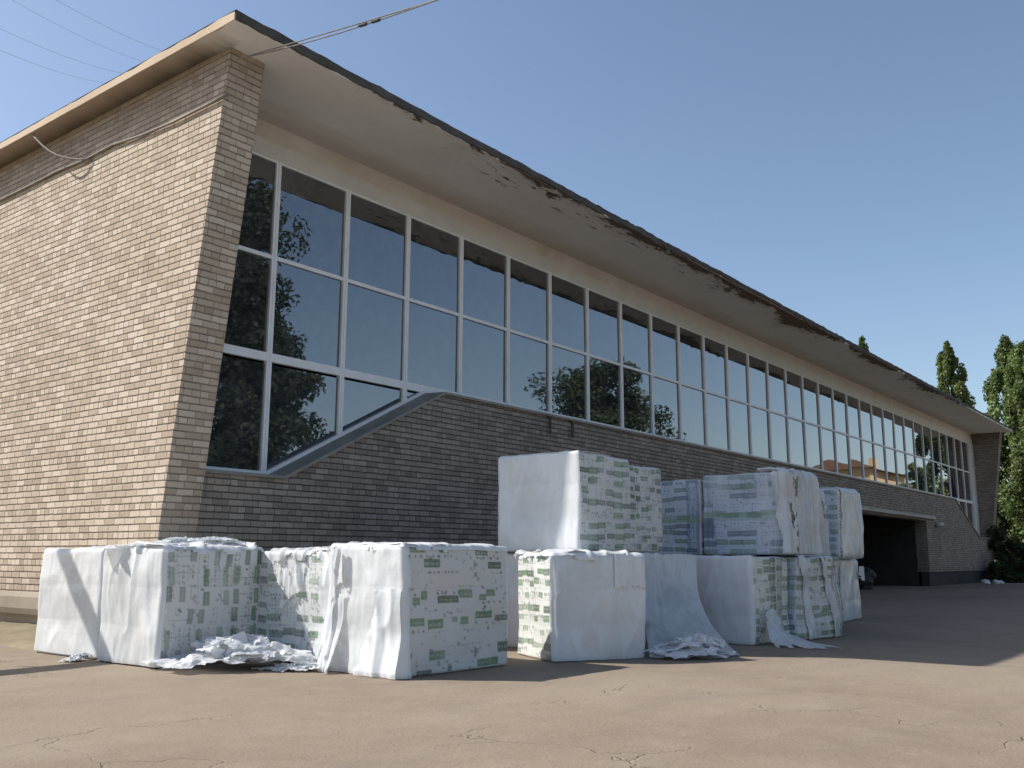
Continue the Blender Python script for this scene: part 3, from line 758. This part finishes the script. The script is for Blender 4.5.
def bales():
    # --- front row, from the left
    A = Bale((5.46, 9.72, .0), 0, 1.2, 1.34, 1.15, 1, 'plain white film wrapped bale crossed by a diagonal shadow, beside the brick end wall')
    A.film(-1.33, .5, .03, 1.5, None, .010, .008, fs=2.)
    B = Bale((5.41, 8.53, 0), 0, 1.2, 1.10, 1.16, 2, 'bale with smooth white left side and upright green print, behind the film heap',
             {'front': ('grey', 'upright', (3, 2)), 'left': ('white', 'upright', (3, 2))})
    B.film(-1.1, .06, .02, 1.75, lambda S, T, n: (S < .03 + .02 * n) | (T > 1.16), .012, .014, fs=3.)
    B.film(.0, 1.18, 1.10, 1.7, lambda S, T, n: T > 1.13 + .05 * n, .02, .05, fs=3., seed=4)
    C = Bale((6.58, 7.25, 0), 0, 1.2, 1.36, 1.13, 3, 'bale half hidden between two others, its printed side torn open and lit in patches',
             {'left': ('white', 'flat', (2, 3)), 'front': ('white', 'flat', (2, 3))})
    C.film(-.42, .3, .02, 1.6, lambda S, T, n: (S > -.30 + .10 * n) | (T > 1.12), .014, .03, fs=5.)
    C.film(-1.2, -.30, .92, 1.6, lambda S, T, n: T > 1.06 + .16 * n, .014, .03, fs=5., seed=3)
    C.film(-.95, -.55, .35, 1.0, lambda S, T, n: n + .5 * (T - .6) + .4 * (S + .75) > .22, .014, .045, fs=6., seed=9, name='torn_film')
    D = Bale((6.36, 6.16, 0), -2, 1.47, 1.02, 1.18, 4, 'nearest bale, green and grey printed front and loose creased white film down its left side',
             {'front': ('grey', 'front'), 'left': ('white', 'flat', (2, 3))}, lean=(.0, .015))
    D.film(-1.0, .075, .02, 1.75, lambda S, T, n: ((np.abs(S + .25) > .06 + .06 * n) | (T > .80 + .1 * n) | (T < .40)) & (S < .055 + .03 * n), .012, .013, fs=2.0, flare=.05)
    D.film(-.62, -.02, .02, .78, lambda S, T, n: (S > -.5 + .3 * T + .1 * n), .03, .03, fs=4., flare=.10, seed=5, name='film_flap')
    D.film(-1.02, -.78, .02, 1.14, lambda S, T, n: n < .35, .03, .045, fs=6., flare=.16, seed=8, name='film_flap')
    D.film(-1.0, 1.45, 1.12, 1.8, lambda S, T, n: T > 1.15 + .03 * n, .014, .02, fs=3., seed=2)
    E = Bale((8.31, 5.92, 0), -30, 1.12, .92, 1.10, 5, 'bale with blank white front and a ragged film lip along its top edge',
             {'left': ('white', 'flat', (2, 3)), 'right': ('pale', 'flat', (2, 3))})
    E.film(-.02, 1.13, .02, 1.9, lambda S, T, n: (S > -.005) | (T > 1.0), .012, .016, fs=2.5)
    E.film(-.95, 1.16, 1.02, 1.6, lambda S, T, n: T > 1.07 + .06 * n, .03, .03, fs=4., seed=3, name='film_lip')
    E.film(.0, .22, .5, 1.1, lambda S, T, n: S < .03 + .22 * (1.1 - T) - .35 * np.maximum(0, .72 - T) * 4 + .02 * n, .022, .03, seed=6, name='film_flap')
    E.film(.75, 1.12, .60, 1.1, lambda S, T, n: T > .78 - .25 * (S - .75) + .12 * n, .022, .03, fs=5., seed=7, name='film_flap')
    # --- raised pair
    Bale((9.32, 6.27, 0), 0, 1.16, 1.15, 1.12, 6, 'ground bale carrying the raised bale with the bright left side', {'front': ('grey', 'flat', (2, 3))})
    Bale((10.55, 6.45, 0), 0, 1.0, 1.1, 1.12, 7, 'ground bale carrying the narrower printed bale of the raised pair', {'front': ('grey', 'flat', (2, 3))})
    F = Bale((9.22, 6.16, 1.15), 0, 1.18, 1.2, 1.16, 8, 'raised bale with smooth bright white left side and printed front',
             {'front': ('grey', 'flat', (2, 3))}, r=.03, bulge=.014)
    F.film(-1.2, .03, .0, 1.9, lambda S, T, n: (S < .012 + .02 * n) | (T > 1.16), .010, .008, fs=2.)
    Bale((10.43, 6.22, 1.15), -3, .80, 1.15, 1.10, 9, 'raised narrow printed bale pressed against the right side of the bright one',
         {'front': ('grey', 'flat', (2, 3)), 'left': ('grey', 'flat', (2, 3))})
    # --- shaded group on the right
    Bale((11.55, 6.42, 0), 0, 1.15, 1.1, 1.10, 10, 'film wrapped bale on the ground hidden behind the blank white one in the shade', {'left': ('blue', 'flat', (2, 3))})
    I = Bale((11.53, 5.10, 0), -3, 1.06, 1.22, 1.10, 11, 'blank white bale on the ground in the shade, between two heaps of loose film', {'front': ('pale', 'flat', (2, 3))})
    I.film(-1.22, .05, .0, 1.3, lambda S, T, n: S < .035, .010, .010, fs=2.)
    J = Bale((12.62, 4.95, 0), -12, 1.14, 1.12, 1.10, 12, 'shaded printed bale on the ground with two white film bands down its front',
             {'front': ('grey', 'flat', (2, 3)), 'left': ('blue', 'flat', (2, 3))}, bulge=.03)
    J.film(.02, .55, .0, 1.12, lambda S, T, n: np.abs(S - (.30 - .20 * T ** 2)) < .085 + .03 * n, .02, .03, fs=5., name='film_band', mat='film2')
    J.film(.55, 1.13, .0, 1.12, lambda S, T, n: np.abs(S - (.92 - .28 * T ** 2)) < .08 + .03 * n, .02, .03, fs=5., seed=3, name='film_band', mat='film2')
    Bale((12.5, 6.25, 1.12), 0, 1.12, 1.25, 1.08, 13, 'raised blue printed bale squeezed behind the one with the folded white corner',
         {'left': ('blue', 'flat', (2, 3)), 'front': ('grey', 'flat', (2, 3))})
    G = Bale((12.46, 4.98, 1.13), 0, 1.16, 1.22, 1.12, 14, 'raised bale with blue print, green bands and a folded white corner',
             {'left': ('blue', 'flat', (2, 3)), 'front': ('pale', 'upright', (2, 2))}, bulge=.02)
    G.film(-.16, 1.15, .0, 1.5, lambda S, T, n: (S > -.05 - .09 * T + .05 * n) & ((S > .34) | (S < .16 - .06 * T) | (n > .1)) | (T > 1.10), .016, .05, fs=6., mat='film2')
    P = Bale((13.80, 5.30, 1.10), 0, 1.05, 1.2, 1.00, 15, 'raised bale wedged in at the back of the shaded group, draped in creased film', {'front': ('pale', 'upright', (2, 2)), 'left': ('blue', 'flat', (2, 3))})
    P.film(-.4, 1.04, .0, 1.5, lambda S, T, n: n > -.38, .02, .06, fs=7., mat='film2')
    Bale((13.9, 5.55, 0), 0, 1.1, 1.2, 1.08, 16, 'bale on the ground wedged behind the one with hanging film bands', {'front': ('grey', 'flat', (2, 3))})
    K = Bale((16.90, 5.80, 0), 4, 1.18, 1.25, 1.06, 17, 'bluish white bale on the ground, last on the right by the dark opening', {'left': ('blue', 'flat', (2, 3))})
    K.film(-.25, 1.17, .0, 1.3, lambda S, T, n: (S > -.02), .012, .02, fs=3.)
    K.film(.9, 1.17, .62, .95, lambda S, T, n: (S > 1.0 + .1 * n) & (T > .68 + .1 * n), .06, .08, fs=8., name='film_tail', seed=3)
    L = Bale((16.5, 5.64, 1.08), 0, 1.2, 1.25, 1.22, 18, 'raised bale at the right end of the pile, blank pale front beside a blue strip',
             {'left': ('blue', 'flat', (2, 3)), 'front': ('pale', 'upright', (2, 2))}, r=.09)
    L.film(.04, 1.2, .0, 1.6, lambda S, T, n: (S > .06 + .05 * n) | (T > 1.2), .014, .02, fs=3.)
bales()

# loose film on the ground and over the bales
heap('film_heap', (5.95, 7.93, 0), R(-58), .95, .55, .40, 2.3, 'heap of crumpled white film on the ground in front of the printed bales')
heap('film_heap', (6.20, 7.40, 0), R(-70), .38, .22, .10, 5.1, 'flat scrap of white film lying just right of the big crumpled heap')
heap('film_heap', (9.62, 4.98, 0), R(-50), .66, .40, .30, 7.7, 'crumpled bluish film pile on the ground in the shade below a hanging sheet')
o = sheet('film_sheet', [(10.65, 6.16, 1.14), (10.95, 5.98, 1.13), (11.25, 5.72, 1.12)], [(9.25, 5.30, .03), (9.75, 4.72, .02), (10.25, 4.72, .02)], nu=80, nv=100, fold=.06, fs=1.8, seed=2.2)
tag(o, 'long white film sheet hanging between the blank bales and spreading onto the ground', 'plastic film')
o = sheet('film_sheet', [(11.64, 4.98, .40), (11.90, 4.98, .46), (12.10, 4.97, .30)], [(11.45, 4.80, .01), (11.6, 4.32, .01), (11.85, 4.12, .01)], nu=60, nv=60, fold=.035, seed=6.1, ragged=.6)
tag(o, 'short tail of white film trailing onto the shaded asphalt from the blank bale', 'plastic film')
# film bunched on top of the left bales
heap('loose_film', (6.0, 8.95, 1.15), R(-30), .95, .5, .15, 11.3, 'crumpled white film bunched on top of the bale behind the film heap')
heap('loose_film', (7.2, 7.9, 1.12), R(-15), .8, .45, .08, 14.2, 'thin creased film lying on top of the half hidden bale')
heap('film_scrap', (5.32, 9.80, 0), .4, .22, .14, .10, 21.4, 'small white film scrap on the ground at the corner of the plain white bale')
heap('loose_film', (6.1, 10.3, 1.15), R(10), .5, .4, .06, 17.2, 'small fold of film on top of the plain white bale by the end wall')

# ------------------------------------------------------------------ trees
def leaf_cloud(cent, rad, count, size, rs, col, up=.2):
    """leaf quads scattered round clump centres"""
    ci = rs.randint(0, len(cent), count); d = rs.normal(size=(count, 3)); d /= np.linalg.norm(d, axis=1)[:, None]
    p = cent[ci] + d * (rs.rand(count, 1) ** .5) * rad[ci]
    n = d * .7 + rs.normal(size=(count, 3)) * .7 + np.array([0, 0, up]); n /= np.linalg.norm(n, axis=1)[:, None]
    a = np.cross(n, rs.normal(size=(count, 3))); a /= np.linalg.norm(a, axis=1)[:, None]; b = np.cross(n, a)
    s = size * rs.uniform(.6, 1.3, (count, 1))
    V = np.stack([p - a * s, p + b * s * .55, p + a * s, p - b * s * .55], 1).reshape(-1, 3)
    Q = np.arange(count * 4).reshape(-1, 4)
    hue = rs.normal(size=(len(cent), 1)) * .16 + 1; tv = hue[ci] * rs.uniform(.75, 1.25, (count, 1))
    c = np.array(col)[None] * tv; c = c * np.array([1, 1, 1]) + (rs.rand(count, 1) < .10) * np.array([.03, .02, 0])
    return V, Q, np.repeat(np.clip(c, 0, 1), 4, 0)

def tree(name, base, H, width, seed, label, col=(.125, .175, .055), leaves=16000, lsize=.11, crown0=.08, kind='poplar', group=None):
    rs = np.random.RandomState(seed)
    root = empty(name, base); tag(root, label, 'tree', group)
    tr = MB(); nseg = 10; lean = rs.normal(size=2) * .02 * H
    pts = [(lean[0] * t ** 2, lean[1] * t ** 2, H * .93 * t) for t in np.linspace(0, 1, nseg)]
    r0 = .022 * H if kind == 'poplar' else .028 * H
    tr.tube(pts, [max(.02, r0 * (1 - t) ** .8) for t in np.linspace(0, 1, nseg)], 8)
    cents, rads = [], []
    nb = 130 if kind == 'poplar' else 46
    for i in range(nb):
        t = crown0 + (1 - crown0) * ((i + rs.rand()) / nb) ** .9
        if kind == 'poplar': w = width * min(1, .45 + 2.2 * (t - crown0)) * (1 - t ** 5) ** .75
        elif kind == 'pine': w = width * (1 - t) ** .7 * (.75 + .5 * rs.rand()) + .25
        else: w = width * math.sqrt(max(.05, 1 - ((t - .62) / .42) ** 2))
        az = rs.rand() * 6.283; rr = w * math.sqrt(rs.uniform(.1, 1)) * rs.uniform(.75, 1.1)
        z = H * t; c = np.array([math.cos(az) * rr + lean[0] * t ** 2, math.sin(az) * rr + lean[1] * t ** 2, z])
        cents.append(c); rads.append((.26 + .34 * rs.rand()) * (width * .85 if kind == 'poplar' else width * .8) * (np.array([.75, .75, 1.7]) if kind == 'poplar' else np.array([1, 1, .6])) * (1.15 - .55 * t if kind == 'poplar' else 1))
        drop = .14 * H * (rr / max(width, .1)) if kind == 'poplar' else .10 * H * rr / width
        zb_ = max(.04 * H, z - drop - .02 * H)
        q = np.array([lean[0] * (zb_ / H) ** 2, lean[1] * (zb_ / H) ** 2, zb_])
        tr.tube([q, q * .45 + c * .55 + np.array([0, 0, -.01 * H]), c], [r0 * .32 * (1 - t) + .012, r0 * .2 * (1 - t) + .01, .008], 5)
    tr.build('trunk', M['bark'], root, smooth=True)
    V, Q, c = leaf_cloud(np.array(cents), np.array(rads), leaves, lsize, rs, col)
    raw_obj('crown', V, Q, M['leaf'], root, c, smooth=False)
    return root
P1 = at_depth(1004, 347, 57); tree('poplar_tree', (P1[0], P1[1], 0), P1[2], 1.7, 9, 'tall columnar poplar right beside the far end of the hall, the left of two', leaves=42000, lsize=.11)
P2 = at_depth(1026, 348, 54); tree('poplar_tree', (P2[0], P2[1], 0), P2[2], 1.6, 4, 'tall columnar poplar at the right edge of the view beyond the hall', leaves=42000, lsize=.11)
P3 = at_depth(952, 346, 86); tree('poplar_tree', (P3[0], P3[1], 0), P3[2], 1.75, 8, 'dark green columnar poplar rising behind the far end of the roof', leaves=36000, lsize=.15)
P4 = at_depth(866, 339, 86); tree('poplar_tree', (P4[0], P4[1], 0), P4[2], 1.2, 6, 'distant poplar of which only the tip shows above the middle of the roof edge', leaves=12000, lsize=.15)
# dark bush in the building's shade
def bush(loc, w, h, seed, label, col=(.04, .06, .025), n=9000):
    rs = np.random.RandomState(seed); root = empty('bush', loc); tag(root, label, 'bush')
    st = MB(); ce, ra = [], []
    for i in range(26):
        a = rs.rand() * 6.283; r_ = w * math.sqrt(rs.rand()); z = h * rs.uniform(.15, .95) * (1 - .4 * (r_ / w) ** 2); c = np.array([math.cos(a) * r_, math.sin(a) * r_, z])
        ce.append(c); ra.append(np.ones(3) * w * rs.uniform(.2, .4)); st.tube([(c[0] * .15, c[1] * .15, 0), c * .6, c], [.03, .02, .008], 5)
    st.build('stems', M['bark'], root)
    V, Q, c = leaf_cloud(np.array(ce), np.array(ra), n, .075, rs, col); raw_obj('foliage', V, Q, M['leaf'], root, c, smooth=False)
b1 = at_depth(1006, 579, 49); bush((b1[0], b1[1], 0), 1.1, 3.4, 11, 'tall dark bush in the shade beside the far end wall')
b2 = at_depth(1016, 580, 47); bush((b2[0], b2[1], 0), 1.0, 1.5, 12, 'low leafy bush at the foot of the poplars at the right edge', (.055, .085, .03))
b3 = at_depth(1012, 580, 54); bush((b3[0], b3[1] + .5, 0), 1.3, 5.0, 13, 'dark overgrown bush filling the gap between the hall and the poplars', (.035, .055, .022), 14000)
# leaning bare tree just left of the view: its shadow crosses the white bale
def leaning_tree():
    a = np.array([3.56, 9.35, 0.]); b = np.array([3.10, 14.55, 5.5]); root = empty('leaning_tree', tuple(a))
    tag(root, 'bare leaning tree trunk left of the bales whose shadow crosses the plain white bale', 'tree')
    d = b - a; pts = [d * t + np.array([.05 * math.sin(5 * t), 0, .06 * math.sin(4 * t)]) for t in np.linspace(0, 1, 12)]
    o = MB().tube(pts, [.20 - .08 * t for t in np.linspace(0, 1, 12)], 10)
    rs = np.random.RandomState(2)
    for t in (.12, .22, .35, .5):
        p = d * t; q = p + np.array([-.35, .5 + rs.rand() * .4, -.1 + .7 * rs.rand()]) * 1.2; o.tube([p, (p + q) / 2 + np.array([0, 0, .1]), q], [.045, .035, .015], 6)
    o.build('trunk', M['bark'], root, smooth=True)
leaning_tree()
# what stands across the yard and shows in the glass
tree('pine_tree', (20.5, -6.0, 0), 14.5, 4.2, 21, 'big dark conifer across the yard, mirrored in the first window panes', (.03, .045, .024), 40000, .12, .12, 'pine')
tree('pine_tree', (24.5, -9.0, 0), 11.0, 3.4, 22, 'second conifer across the yard, mirrored beside the big dark one', (.033, .05, .026), 26000, .12, .12, 'pine')
tree('leafy_tree', (38.5, -1.6, 0), 10.2, 3.2, 23, 'round leafy tree across the yard, mirrored in the middle window panes', (.05, .075, .03), 26000, .12, .3, 'round')
tree('leafy_tree', (79.0, 2.4, 0), 8.4, 1.6, 24, 'round leafy tree far up the yard, mirrored in the last window panes', (.13, .17, .07), 16000, .14, .2, 'round')
def house():
    x, y = 74, -5; root = empty('yellow_house', (x, y, 0)); tag(root, 'yellow plastered house with a brown tiled roof up the yard, mirrored in the far panes', 'building')
    MB().box((0, 0, 0), (9, 5, 8.0)).build('wall', M['plaster'], root)
    MB().prism([(-.5, 8.0), (5.5, 8.0), (2.5, 8.9)], 0, -.4, 9.4).build('roof', M['tile'], root)
    MB().box((9.003, 0, 0), (20, 4.6, 6.8)).build('wing', M['plaster'], root)
    MB().prism([(-.5, 6.8), (5.2, 6.8), (2.3, 8.0)], 0, 9.41, 20.5).build('roof', M['tile'], root)
    MB().box((6, 3, 7.9), (6.9, 3.8, 9.4)).build('chimney', M['plaster'], root)
    for i in range(3):
        for z in (1.0, 3.3, 5.6): MB().box((1.2 + i * 2.6, 5.0, z), (2.4 + i * 2.6, 5.04, z + 1.4)).build('window', M['door'], root)
    for i in range(4):
        for z in (1.0, 3.9): MB().box((10.2 + i * 2.5, 4.6, z), (11.3 + i * 2.5, 4.64, z + 1.4)).build('window', M['door'], root)
house()

# ------------------------------------------------------------------ small things
def lump(name, loc, sx, sy, sz, seed, mat, label, cat):
    n = 26; th, ph = np.meshgrid(np.linspace(0, 2 * np.pi, n), np.linspace(0, np.pi, n))
    d = np.stack([np.cos(th) * np.sin(ph), np.sin(th) * np.sin(ph), np.cos(ph)], -1)
    r_ = 1 + .35 * fbm(d[..., 0] * 1.7 + seed, d[..., 1] * 1.7, d[..., 2] * 1.7, 3)
    r_[:, -1] = r_[:, 0]; r_[0] = r_[0].mean(); r_[-1] = r_[-1].mean()
    P = d * r_[..., None] * np.array([sx, sy, sz]); P[..., 2] = np.maximum(P[..., 2] + sz * .7, 0)
    o = grid_obj(name, P, mat); o.location = loc; return tag(o, label, cat)
for (px, d, s, lab) in ((986, 43.0, .17, 'small white plastic bag lying in the shade at the foot of the far end wall'), (996.5, 43.5, .15, 'white scrap of plastic just right of the bag by the far end wall'), (1001, 43.8, .12, 'smaller pale scrap beside the low bush near the poplars')):
    q = at_depth(px, 583, d); lump('plastic_scrap', (q[0], q[1], 0), s * 1.3, s, s * .8, px, M['film'], lab, 'litter')
lump('pale_sack', (38.5, 12.8, 0), .45, .35, .55, 3.3, M['pale'], 'pale full sack standing inside the dark opening', 'sack')
lump('dark_sack', (36.6, 11.8, 0), .5, .4, .5, 8.3, M['door'], 'dark bundle on the floor at the mouth of the opening', 'sack')
def stone(seed):
    pass
rs = np.random.RandomState(9)
